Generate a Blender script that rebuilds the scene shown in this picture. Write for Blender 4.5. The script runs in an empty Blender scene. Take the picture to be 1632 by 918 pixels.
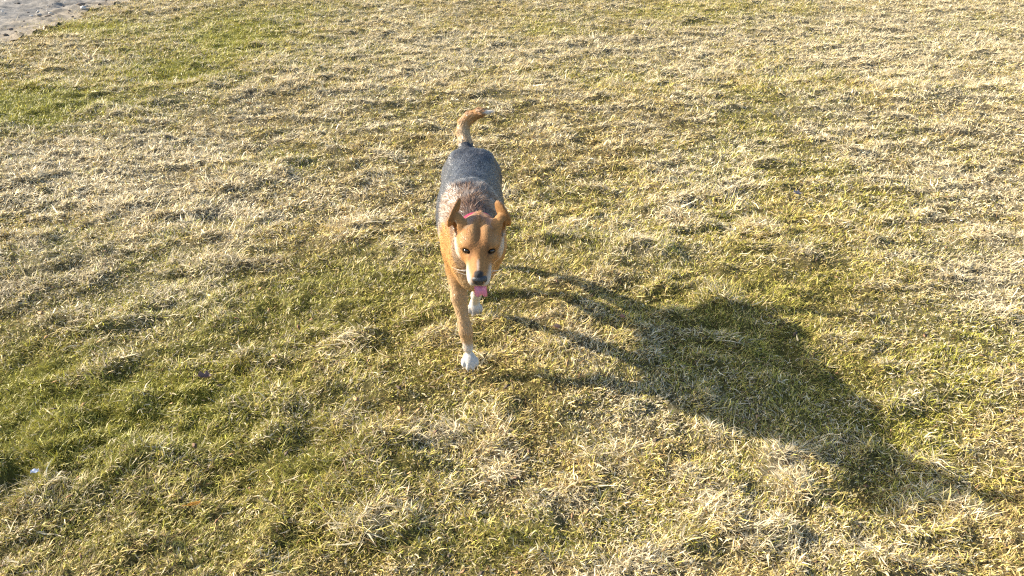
import bpy, math, random
import numpy as np
from mathutils import Vector

# ------------------------------------------------------------------ camera, sky, sun, exposure
scn = bpy.context.scene
col = scn.collection
CAM_H, CAM_P, CAM_F = 1.5, math.radians(27.0), 1300.0        # eye height, downward tilt, focal length in photo pixels
cam_d = bpy.data.cameras.new('camera')
cam_d.sensor_width = 36.0
cam_d.lens = 36.0 * CAM_F / 1632.0
cam_d.clip_start, cam_d.clip_end = 0.05, 2000.0
cam = bpy.data.objects.new('camera', cam_d)
cam.location = (0, 0, CAM_H)
cam.rotation_euler = (math.pi / 2 - CAM_P, 0, 0)
col.objects.link(cam)
scn.camera = cam

SUN_EL = math.radians(26.0)
SUN_AZ = math.radians(-75.5)                                  # measured from +Y towards +X: low sun on the left, a little ahead
world = bpy.data.worlds.new('World')
scn.world = world
world.use_nodes = True
wn = world.node_tree.nodes
sky = wn.new('ShaderNodeTexSky')
sky.sky_type = 'NISHITA'
sky.sun_disc = False
sky.sun_elevation = SUN_EL
sky.sun_rotation = SUN_AZ
sky.air_density = 1.0
sky.dust_density = 1.5
wn['Background'].inputs['Strength'].default_value = 0.13
world.node_tree.links.new(sky.outputs[0], wn['Background'].inputs['Color'])

sun_d = bpy.data.lights.new('sun', 'SUN')
sun_d.energy = 5.0
sun_d.angle = math.radians(0.9)
sun_d.color = (1.0, 0.91, 0.76)
sun = bpy.data.objects.new('sun', sun_d)
sdir = Vector((math.sin(SUN_AZ) * math.cos(SUN_EL), math.cos(SUN_AZ) * math.cos(SUN_EL), math.sin(SUN_EL)))
sun.rotation_euler = (-sdir).to_track_quat('-Z', 'Y').to_euler()
sun.location = sdir * 20
col.objects.link(sun)

scn.view_settings.view_transform = 'Standard'
scn.view_settings.look = 'None'
scn.view_settings.exposure = 1.36
scn.view_settings.gamma = 1.0
scn.cycles.filter_width = 1.25
scn.cycles.use_denoising = False
scn.cycles.max_bounces = 5
scn.cycles.transparent_max_bounces = 4

# ------------------------------------------------------------------ helpers
rng = np.random.default_rng(7)

def ground_at(px, py, z=0.0):
    """Ground point seen at a photo pixel (arrays allowed)."""
    a = (np.asarray(px, float) - 816.0) / CAM_F
    b = -(np.asarray(py, float) - 459.0) / CAM_F
    dy = math.cos(CAM_P) + math.sin(CAM_P) * b
    dz = -math.sin(CAM_P) + math.cos(CAM_P) * b
    t = (z - CAM_H) / dz
    return a * t, dy * t

def pixel_of(x, y, z=0.0):
    d = y * math.cos(CAM_P) + (CAM_H - z) * math.sin(CAM_P)
    u = -y * math.sin(CAM_P) + (CAM_H - z) * math.cos(CAM_P)
    return 816.0 + CAM_F * x / d, 459.0 + CAM_F * u / d

def _hash(ix, iy, seed):
    h = (ix.astype(np.int64) * 374761393 + iy.astype(np.int64) * 668265263 + seed * 974634777) & 0xFFFFFFFF
    h = ((h ^ (h >> 13)) * 1274126177) & 0xFFFFFFFF
    return ((h ^ (h >> 16)) & 0xFFFFFF) / float(0xFFFFFF)

def noise(x, y, scale, seed=0):
    """Smooth value noise, about -1..1, one lump per `scale` metres."""
    x = np.asarray(x, float) / scale + 1000.37
    y = np.asarray(y, float) / scale + 1000.71
    ix, iy = np.floor(x), np.floor(y)
    fx, fy = x - ix, y - iy
    fx = fx * fx * fx * (fx * (fx * 6 - 15) + 10)
    fy = fy * fy * fy * (fy * (fy * 6 - 15) + 10)
    a, b = _hash(ix, iy, seed), _hash(ix + 1, iy, seed)
    c, d = _hash(ix, iy + 1, seed), _hash(ix + 1, iy + 1, seed)
    return ((a * (1 - fx) + b * fx) * (1 - fy) + (c * (1 - fx) + d * fx) * fy) * 2 - 1

def fbm(x, y, scale, octaves=3, seed=0, gain=0.5):
    s, amp, tot = 0.0, 1.0, 0.0
    c, n = math.cos(0.6), math.sin(0.6)
    for k in range(octaves):
        s = s + amp * noise(x, y, scale, seed + 17 * k)
        tot += amp
        amp *= gain
        scale *= 0.5
        x, y = c * x - n * y, n * x + c * y
    return s / tot * 1.5

def smooth(a, b, v):
    t = np.clip((v - a) / (b - a), 0, 1)
    return t * t * (3 - 2 * t)

def tag(o, label=None, category=None, group=None, kind=None):
    if label: o['label'] = label
    if category: o['category'] = category
    if group: o['group'] = group
    if kind: o['kind'] = kind
    return o

def mesh_object(name, verts, face_sizes, face_verts, mat, parent=None, colors=None, shade_smooth=True, normals=None):
    """One mesh object from flat numpy arrays."""
    me = bpy.data.meshes.new(name)
    verts = np.asarray(verts, np.float32)
    face_sizes = np.asarray(face_sizes, np.int32)
    face_verts = np.asarray(face_verts, np.int32).ravel()
    me.vertices.add(len(verts))
    me.vertices.foreach_set('co', verts.ravel())
    me.loops.add(len(face_verts))
    me.loops.foreach_set('vertex_index', face_verts)
    me.polygons.add(len(face_sizes))
    starts = np.concatenate([[0], np.cumsum(face_sizes)[:-1]]).astype(np.int32)
    me.polygons.foreach_set('loop_start', starts)
    if shade_smooth:
        me.polygons.foreach_set('use_smooth', np.ones(len(face_sizes), bool))
    me.update(calc_edges=True)
    if colors is not None:
        ca = me.color_attributes.new('Col', 'FLOAT_COLOR', 'POINT')
        c4 = np.ones((len(verts), 4), np.float32)
        c4[:, :3] = colors
        ca.data.foreach_set('color', c4.ravel())
    if normals is not None:
        me.normals_split_custom_set_from_vertices(np.asarray(normals, np.float32))
    me.materials.append(mat)
    o = bpy.data.objects.new(name, me)
    col.objects.link(o)
    if parent is not None:
        o.parent = parent
    return o

class Nodes:
    def __init__(self, name):
        self.m = bpy.data.materials.new(name)
        self.m.use_nodes = True
        self.t = self.m.node_tree
        self.bsdf = self.t.nodes['Principled BSDF']
        self.out = self.t.nodes['Material Output']
    def new(self, kind, **props):
        n = self.t.nodes.new(kind)
        for k, v in props.items(): setattr(n, k, v)
        return n
    def link(self, a, b): self.t.links.new(a, b)

def col_material(name, rough=0.7, spec=0.3, translucent=0.0, noise_scale=0.0, noise_amt=0.0, bump=0.0, sheen=0.0):
    n = Nodes(name)
    at = n.new('ShaderNodeAttribute', attribute_name='Col')
    src = at.outputs['Color']
    if noise_scale:
        tc = n.new('ShaderNodeTexCoord')
        nz = n.new('ShaderNodeTexNoise'); nz.inputs['Scale'].default_value = noise_scale; nz.inputs['Detail'].default_value = 5
        n.link(tc.outputs['Object'], nz.inputs['Vector'])
        mr = n.new('ShaderNodeMapRange'); mr.inputs['From Min'].default_value = 0.3; mr.inputs['From Max'].default_value = 0.7
        mr.inputs['To Min'].default_value = 1 - noise_amt; mr.inputs['To Max'].default_value = 1 + noise_amt
        n.link(nz.outputs['Fac'], mr.inputs['Value'])
        vm = n.new('ShaderNodeVectorMath', operation='SCALE')
        n.link(src, vm.inputs[0]); n.link(mr.outputs[0], vm.inputs['Scale'])
        src = vm.outputs[0]
        if bump:
            bp = n.new('ShaderNodeBump'); bp.inputs['Strength'].default_value = bump; bp.inputs['Distance'].default_value = 0.006
            n.link(nz.outputs['Fac'], bp.inputs['Height']); n.link(bp.outputs[0], n.bsdf.inputs['Normal'])
    n.link(src, n.bsdf.inputs['Base Color'])
    n.bsdf.inputs['Roughness'].default_value = rough
    n.bsdf.inputs['Specular IOR Level'].default_value = spec
    if sheen: n.bsdf.inputs['Sheen Weight'].default_value = sheen
    if translucent:
        tr = n.new('ShaderNodeBsdfTranslucent'); n.link(src, tr.inputs['Color'])
        mx = n.new('ShaderNodeMixShader'); mx.inputs[0].default_value = translucent
        n.link(n.bsdf.outputs[0], mx.inputs[1]); n.link(tr.outputs[0], mx.inputs[2])
        n.link(mx.outputs[0], n.out.inputs['Surface'])
    return n.m

def plain_material(name, color, rough=0.5, spec=0.5, sss=0.0, coat=0.0, bump_scale=0.0, bump=0.0, var=0.0):
    n = Nodes(name)
    n.bsdf.inputs['Base Color'].default_value = (*color, 1)
    n.bsdf.inputs['Roughness'].default_value = rough
    n.bsdf.inputs['Specular IOR Level'].default_value = spec
    n.bsdf.inputs['Coat Weight'].default_value = coat
    if sss:
        n.bsdf.inputs['Subsurface Weight'].default_value = sss
        n.bsdf.inputs['Subsurface Radius'].default_value = (0.01, 0.004, 0.003)
        n.bsdf.inputs['Subsurface Scale'].default_value = 0.5
    if bump_scale:
        tc = n.new('ShaderNodeTexCoord')
        nz = n.new('ShaderNodeTexNoise'); nz.inputs['Scale'].default_value = bump_scale; nz.inputs['Detail'].default_value = 4
        n.link(tc.outputs['Object'], nz.inputs['Vector'])
        bp = n.new('ShaderNodeBump'); bp.inputs['Strength'].default_value = bump; bp.inputs['Distance'].default_value = 0.002
        n.link(nz.outputs['Fac'], bp.inputs['Height']); n.link(bp.outputs[0], n.bsdf.inputs['Normal'])
        if var:
            mx = n.new('ShaderNodeMix', data_type='RGBA')
            mx.inputs['A'].default_value = (*[c * (1 - var) for c in color], 1)
            mx.inputs['B'].default_value = (*[min(1, c * (1 + var)) for c in color], 1)
            n.link(nz.outputs['Fac'], mx.inputs['Factor']); n.link(mx.outputs['Result'], n.bsdf.inputs['Base Color'])
    return n.m

# ------------------------------------------------------------------ the field: relief and colour zones
FEET = [(-0.145, 2.28), (-0.143, 2.74), (-0.085, 3.16)]

def relief(x, y):
    """Height of the lumpy turf."""
    wx = x + 0.05 * noise(x, y, 0.25, 91)
    wy = y + 0.05 * noise(x, y, 0.25, 92)
    h = 0.010 * fbm(x, y, 1.3, 2, 3)
    h = h + 0.011 * fbm(wx, wy * 1.25, 0.34, 2, 5)
    h = h + 0.020 * np.maximum(0, fbm(wx, wy * 1.3, 0.17, 2, 11)) ** 1.3
    h = h + 0.024 * np.maximum(0, fbm(wx, wy, 0.080, 2, 29) - .05) + 0.005 * noise(x, y, 0.05, 23)
    for fx, fy in FEET:
        d = np.hypot(x - fx, y - fy)
        h = h * smooth(0.03, 0.16, d)
    hx, hy = ground_at(28, 762)           # the dark hollow at the near left
    h = h - 0.045 * np.exp(-((x - hx) / .07) ** 2 - ((y - hy) / .05) ** 2) + 0.022 * np.exp(-((x - hx + .13) / .05) ** 2 - ((y - hy - .05) / .07) ** 2)
    r = np.hypot(x, y - 5)
    return h * (1 - smooth(22, 30, r))

# dirt edge: the lawn ends along a line at the upper left
_dx, _dy = ground_at([0, 205], [64, 1])
def dirt_side(x, y):
    """Metres past the lawn's ragged edge, positive on the bare soil."""
    ax, ay, bx, by = _dx[0], _dy[0], _dx[1], _dy[1]
    L = math.hypot(bx - ax, by - ay)
    nx, ny = -(by - ay) / L, (bx - ax) / L
    return (x - ax) * nx + (y - ay) * ny + 0.18 * fbm(x, y, 0.9, 3, 41)

# green zones of the turf, given where the photograph shows them (px, py, radius x, radius y, amount)
ZONES = [
    (60, 700, 170, 70, .40), (300, 650, 160, 60, .22),
    (70, 158, 200, 30, .95), (150, 45, 110, 16, .8), (380, 60, 120, 40, .9), (270, 112, 110, 26, .8), (450, 20, 120, 16, .35), (10, 185, 110, 26, .9),
    (160, 690, 300, 150, .62), (40, 640, 120, 110, .5), (420, 600, 260, 150, .42), (620, 470, 150, 70, .40), (250, 860, 300, 60, .38),
    (800, 860, 200, 50, .50), (560, 760, 160, 70, .34), (1180, 560, 240, 110, .42), (1060, 500, 110, 50, .25), (1340, 640, 150, 90, .25), (1540, 590, 90, 70, .6),
    (1180, 330, 190, 140, .2), (1240, 170, 90, 60, .3), (1350, 330, 150, 100, .18), (900, 400, 160, 60, .24), (1120, 20, 160, 22, .5),
    (1450, 690, 90, 60, .38), (650, 180, 120, 20, .3), (480, 260, 120, 30, .22), (860, 40, 80, 20, .35), (320, 480, 260, 70, .2), (1000, 130, 90, 40, .2),
]
PALE = [
    (250, 350, 300, 150, .55), (900, 80, 400, 60, .25), (540, 110, 300, 70, .45), (1560, 420, 150, 160, .75), (1480, 200, 300, 200, .55), (1000, 660, 70, 40, .7), (1130, 270, 150, 50, .4),
    (1150, 830, 300, 90, .45), (1550, 730, 70, 50, .5), (505, 665, 40, 24, .7), (1090, 100, 60, 40, .5), (120, 250, 200, 60, .5), (1540, 60, 300, 60, .5),
    (960, 380, 150, 40, .4), (700, 690, 60, 60, .4), (1400, 880, 160, 50, .4), (100, 470, 180, 50, .4),
]
DARKER_TURF = [(150, 760, 330, 170, .9), (60, 480, 140, 100, .5), (420, 880, 300, 60, .6), (560, 700, 160, 90, .5), (900, 870, 260, 60, .4), (1250, 600, 200, 120, .4), (480, 480, 200, 80, .4), (30, 765, 50, 40, 1.2), (800, 870, 60, 30, .8)]  # zones where blades are coloured darker, strongest at the near-left hollow
def zone_sum(x, y, zones):
    px, py = pixel_of(x, np.maximum(y, 0.3))
    s = np.zeros_like(px)
    for zx, zy, rx, ry, a in zones:
        s += a * np.exp(-(((px - zx) / rx) ** 2 + ((py - zy) / ry) ** 2))
    return s

def turf_fields(x, y):
    """greenness, paleness (0..1) at ground points."""
    g = 0.10 + zone_sum(x, y, ZONES)
    g = g + 0.17 * fbm(x, y, 0.55, 3, 61) + 0.15 * noise(x, y, 0.10, 67)
    p = 0.18 + zone_sum(x, y, PALE) + 0.35 * fbm(x, y, 0.4, 3, 71) + 0.25 * noise(x, y, 0.11, 77)
    p = p + .15 * smooth(4, 10, y)  # distant turf made paler in its colour, in place of haze
    top = np.maximum(0, fbm(x + 0.05 * noise(x, y, 0.25, 91), (y + 0.05 * noise(x, y, 0.25, 92)) * 1.3, 0.17, 2, 11))
    g = g - 0.25 * top
    p = p + 0.5 * top
    return np.clip(g, 0, 1), np.clip(p, 0, 1)

STRAW = np.array([.58, .445, .180]); PALE_C = np.array([.64, .54, .34]); GREEN = np.array([.330, .320, .042])
BROWN = np.array([.20, .115, .045]); OLIVE = np.array([.48, .385, .100])

# ------------------------------------------------------------------ ground sheet
def axis(lo, hi, step, far, grow=1.35):
    mid = np.arange(lo, hi + step * .5, step)
    out, s, v = [], step, hi
    while v < far:
        s *= grow; v += s; out.append(v)
    left, s, v = [], step, lo
    while v > -far:
        s *= grow; v -= s; left.append(v)
    return np.array(left[::-1] + list(mid) + out)

def build_ground():
    xs = axis(-8.4, 8.0, 0.035, 900)
    ys = axis(0.6, 13.5, 0.035, 900)
    X, Y = np.meshgrid(xs, ys)
    x, y = X.ravel(), Y.ravel()
    z = relief(x, y)
    g, p = turf_fields(x, y)
    c = STRAW * .20 * (1 - p[:, None]) + PALE_C * .20 * p[:, None]
    c = c * (1 - g[:, None]) + GREEN * .28 * g[:, None]
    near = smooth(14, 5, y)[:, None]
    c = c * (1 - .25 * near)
    V = np.stack([x, y, z - 0.006], 1)
    nx, ny = len(xs), len(ys)
    i = (np.arange(ny - 1)[:, None] * nx + np.arange(nx - 1)[None, :]).ravel()
    F = np.stack([i, i + 1, i + nx + 1, i + nx], 1)
    m = col_material('turf_thatch', rough=0.95, spec=0.1, noise_scale=55, noise_amt=0.45, bump=0.9)
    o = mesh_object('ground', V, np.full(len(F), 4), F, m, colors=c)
    return tag(o, 'lumpy turf ground of dry thatch and soil under the grass', 'ground', kind='structure')
build_ground()

def build_dirt():
    xs = np.arange(-14, -3.0, 0.045)
    ys = np.arange(7.0, 18.0, 0.045)
    X, Y = np.meshgrid(xs, ys)
    x, y = X.ravel(), Y.ravel()
    d = dirt_side(x, y)
    rough = 0.016 * fbm(x, y, 0.30, 3, 51, .65) + 0.016 * np.maximum(0, noise(x, y, 0.09, 53)) ** 2 + 0.010 * np.maximum(0, noise(x, y, 0.05, 57)) ** 2
    z = relief(x, y) + 0.004 + np.clip(d, -.3, .3) * 0.02 + np.clip(d, 0, .3) / .3 * (rough + .01)
    keep = d > -0.06
    nx, ny = len(xs), len(ys)
    i = (np.arange(ny - 1)[:, None] * nx + np.arange(nx - 1)[None, :]).ravel()
    F = np.stack([i, i + 1, i + nx + 1, i + nx], 1)
    F = F[keep[F].all(1)]
    used, F = np.unique(F, return_inverse=True)
    F = F.reshape(-1, 4)
    x, y, z = x[used], y[used], z[used]
    t = np.clip(.5 + .5 * fbm(x, y, 0.5, 3, 58), 0, 1)[:, None]
    c = np.array([.165, .150, .130]) * (1 - t) + np.array([.26, .24, .21]) * t
    e = np.clip(dirt_side(x, y) / .5, 0, 1)[:, None]
    c = c * e + np.array([.27, .22, .155]) * (1 - e)
    c = c * (1 - .30 * smooth(.1, .6, noise(x, y, .11, 59)))[:, None]
    m = col_material('bare_soil', rough=0.95, spec=0.15, noise_scale=30, noise_amt=0.25, bump=0.8)
    o = mesh_object('bare_soil_path', np.stack([x, y, z], 1), np.full(len(F), 4), F, m, colors=c)
    tag(o, 'strip of bare greyish trodden soil beyond the lawn edge', 'path', kind='structure')
build_dirt()

def build_clods():
    # loose clods and stones on the bare soil, many too small to count
    n = 2600
    x = -13 + 9.0 * rng.random(n); y = 7.6 + 8.0 * rng.random(n)
    ok = dirt_side(x, y) > -.05 + .25 * rng.random(n)
    x, y = x[ok], y[ok]; n = len(x)
    ico = np.array([(0, 0, 1), (.894, 0, .447), (.276, .851, .447), (-.724, .526, .447), (-.724, -.526, .447), (.276, -.851, .447),
                    (.724, .526, -.447), (-.276, .851, -.447), (-.894, 0, -.447), (-.276, -.851, -.447), (.724, -.526, -.447), (0, 0, -1)])
    tri = np.array([(0,1,2),(0,2,3),(0,3,4),(0,4,5),(0,5,1),(1,6,2),(2,7,3),(3,8,4),(4,9,5),(5,10,1),(2,6,7),(3,7,8),(4,8,9),(5,9,10),(1,10,6),(11,7,6),(11,8,7),(11,9,8),(11,10,9),(11,6,10)])
    r = .010 * np.exp(rng.normal(0, .55, n))
    V = ico[None] * (1 + .30 * rng.normal(0, 1, (n, 12, 1))) * r[:, None, None] * np.array([1.3, 1.0, .7])
    z = relief(x, y) + .016 + .012 * rng.random(n)
    V = V + np.stack([x, y, z], 1)[:, None, :]
    F = (np.arange(n)[:, None, None] * 12 + tri[None]).reshape(-1, 3)
    pal = np.array([[.16, .13, .11], [.30, .28, .26], [.46, .44, .41], [.10, .08, .065]])
    C = np.repeat(pal[rng.integers(0, 4, n)], 12, 0)
    o = mesh_object('soil_clods', V.reshape(-1, 3), np.full(len(F), 3), F.ravel(), col_material('clod', rough=.95, spec=.1), colors=C, shade_smooth=False)
    tag(o, 'loose clods and small stones strewn over the bare soil', 'clods', kind='stuff')
build_clods()

# ------------------------------------------------------------------ grass blades
def blade_batch(n, y0, y1, margin, length, width, segs, bias=1.0, outer=0.0):
    """Random blade roots inside the viewed wedge between y0 and y1."""
    u = rng.random(n)
    # pdf ~ 1/d**bias inside the strip
    if abs(bias) < 1e-6: y = y0 + (y1 - y0) * u
    else: y = (y0 ** (1 - bias) + u * (y1 ** (1 - bias) - y0 ** (1 - bias))) ** (1 / (1 - bias)) if abs(bias - 1) > 1e-6 else y0 * (y1 / y0) ** u
    half = 0.70 * (y * math.cos(CAM_P) + CAM_H * math.sin(CAM_P)) * 816 / CAM_F / 0.70 * 1.03 + margin
    if outer:      # the strip of field beside the wedge
        sgn = np.where(rng.random(n) < .5, -1, 1)
        x = sgn * (half + outer * rng.random(n))
    else:
        x = (rng.random(n) * 2 - 1) * half
    d = dirt_side(x, y)
    ok = rng.random(n) > smooth(-0.20, 0.55 + .5 * noise(x, y, .35, 43), d)
    x, y = x[ok], y[ok]
    n = len(x)
    g, p = turf_fields(x, y)
    z = relief(x, y)
    tuft = noise(x, y, 0.07, 81)
    kind = rng.random(n)
    green = kind < (g * 0.92)
    pale = (~green) & (rng.random(n) < p * .85)
    brown = (~green) & (~pale) & (rng.random(n) < .16)
    olive = (~green) & (~pale) & (~brown) & (rng.random(n) < .30 + .5 * g)
    c = np.tile(STRAW, (n, 1))
    c[green] = GREEN; c[pale] = PALE_C; c[brown] = BROWN; c[olive] = OLIVE
    dark_amt = np.clip(zone_sum(x, y, DARKER_TURF), 0, 1)[:, None]
    c = c * (1 - .24 * dark_amt)
    # individual variation
    v = np.exp(rng.normal(0, .40 if segs == 2 else .30, n))[:, None]
    c = c * v
    yel = rng.random(n)[:, None]
    c = np.where(green[:, None], c * (1 - .5 * yel) + OLIVE * .5 * yel, c)
    # lie of the blades: swirls of common direction plus scatter
    a = 2.2 * fbm(x, y, 0.45, 2, 85) + 1.6 * noise(x, y, 0.13, 87) + math.radians(-35)
    a = a + np.where(rng.random(n) < .30, rng.normal(0, .55, n), rng.random(n) * 6.283)
    lean = np.where(green, rng.normal(math.radians(48), .30, n), rng.normal(math.radians(64), .28, n))
    lean = np.clip(lean, .1, 1.52)
    L = length * np.exp(rng.normal(0, .35, n)) * (1 + .45 * tuft) * (1 + .5 * np.clip(fbm(x + 0.05 * noise(x, y, 0.25, 91), (y + 0.05 * noise(x, y, 0.25, 92)) * 1.3, 0.17, 2, 11), -.8, .8)) * np.where(green, .85, 1.05)
    far = L / length
    W = width * np.exp(rng.normal(0, .25, n)) * np.where(pale | olive, 1.1, 1.0)
    flat = (rng.random(n) < .035) & ~green
    c[flat] = PALE_C * 1.12; W = np.where(flat, W * 1.7, W); L = np.where(flat, L * 1.25, L); lean = np.where(flat, 1.35, lean)
    dirv = np.stack([np.cos(a), np.sin(a)], 1)
    side = np.stack([-np.sin(a), np.cos(a), np.zeros(n)], 1)
    tw = rng.normal(0, .6, n)
    side = side * np.cos(tw)[:, None] + np.array([0, 0, 1.0]) * np.sin(tw)[:, None] * .8
    base = np.stack([x, y, z - .004], 1)
    s1, c1 = np.sin(lean), np.cos(lean)
    curl = rng.normal(.35, .45, n)
    l2 = np.clip(lean + curl, .1, 1.75)
    s2, c2 = np.sin(l2), np.cos(l2)
    side_bend = rng.normal(0, .18, n)[:, None] * side * L[:, None]
    mid = base + np.stack([dirv[:, 0] * s1, dirv[:, 1] * s1, c1], 1) * (L * .5)[:, None]
    tip = mid + np.stack([dirv[:, 0] * s2, dirv[:, 1] * s2, c2], 1) * (L * .5)[:, None] + side_bend
    # keep the tips above the turf
    tip[:, 2] = np.maximum(tip[:, 2], relief(tip[:, 0], tip[:, 1]) + .002)
    hw = (side * W[:, None] * .5)
    if segs == 2:
        V = np.stack([base - hw, base + hw, mid + hw * .9, mid - hw * .9, tip], 1).reshape(-1, 3)
        k = np.arange(n)[:, None] * 5
        F4 = k + np.array([0, 1, 2, 3]); F3 = k + np.array([3, 2, 4])
        fv = np.concatenate([F4, F3], 1).ravel()
        fs = np.tile([4, 3], n)
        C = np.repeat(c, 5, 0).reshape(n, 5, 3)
        C[:, :2] *= .85  # blade feet coloured darker, painting in the shade between blades
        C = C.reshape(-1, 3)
    else:
        V = np.stack([base - hw, base + hw, tip], 1).reshape(-1, 3)
        fv = np.arange(n * 3); fs = np.full(n, 3)
        C = np.repeat(c, 3, 0)
    return V, fs, fv, C

def build_grass():
    batches = [
        (380000, 0.98, 3.6, 0.35, .0205, .0022, 2, 0.6),
        (265000, 3.4, 6.6, 0.4, .025, .0033, 2, 0.8),
        (470000, 6.3, 13.4, 0.6, .034, .0058, 1, 0.3),
        (130000, 0.35, 9.0, 0.35, .034, .0065, 1, 0.2, 2.2),
        (25000, 0.2, 1.0, 0.8, .030, .0040, 1, 0.2),
    ]
    Vs, Ss, Fs, Cs, off = [], [], [], [], 0
    for b in batches:
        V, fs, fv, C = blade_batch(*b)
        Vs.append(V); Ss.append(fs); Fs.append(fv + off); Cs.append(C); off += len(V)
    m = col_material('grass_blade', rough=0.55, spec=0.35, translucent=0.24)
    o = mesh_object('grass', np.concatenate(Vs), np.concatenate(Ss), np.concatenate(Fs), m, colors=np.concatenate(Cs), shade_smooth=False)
    tag(o, 'matted winter grass, straw coloured with green patches, covering the field', 'grass', kind='stuff')
build_grass()

# ------------------------------------------------------------------ the dog
def mix(a, b, t): return a * (1 - t) + b * t

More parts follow.
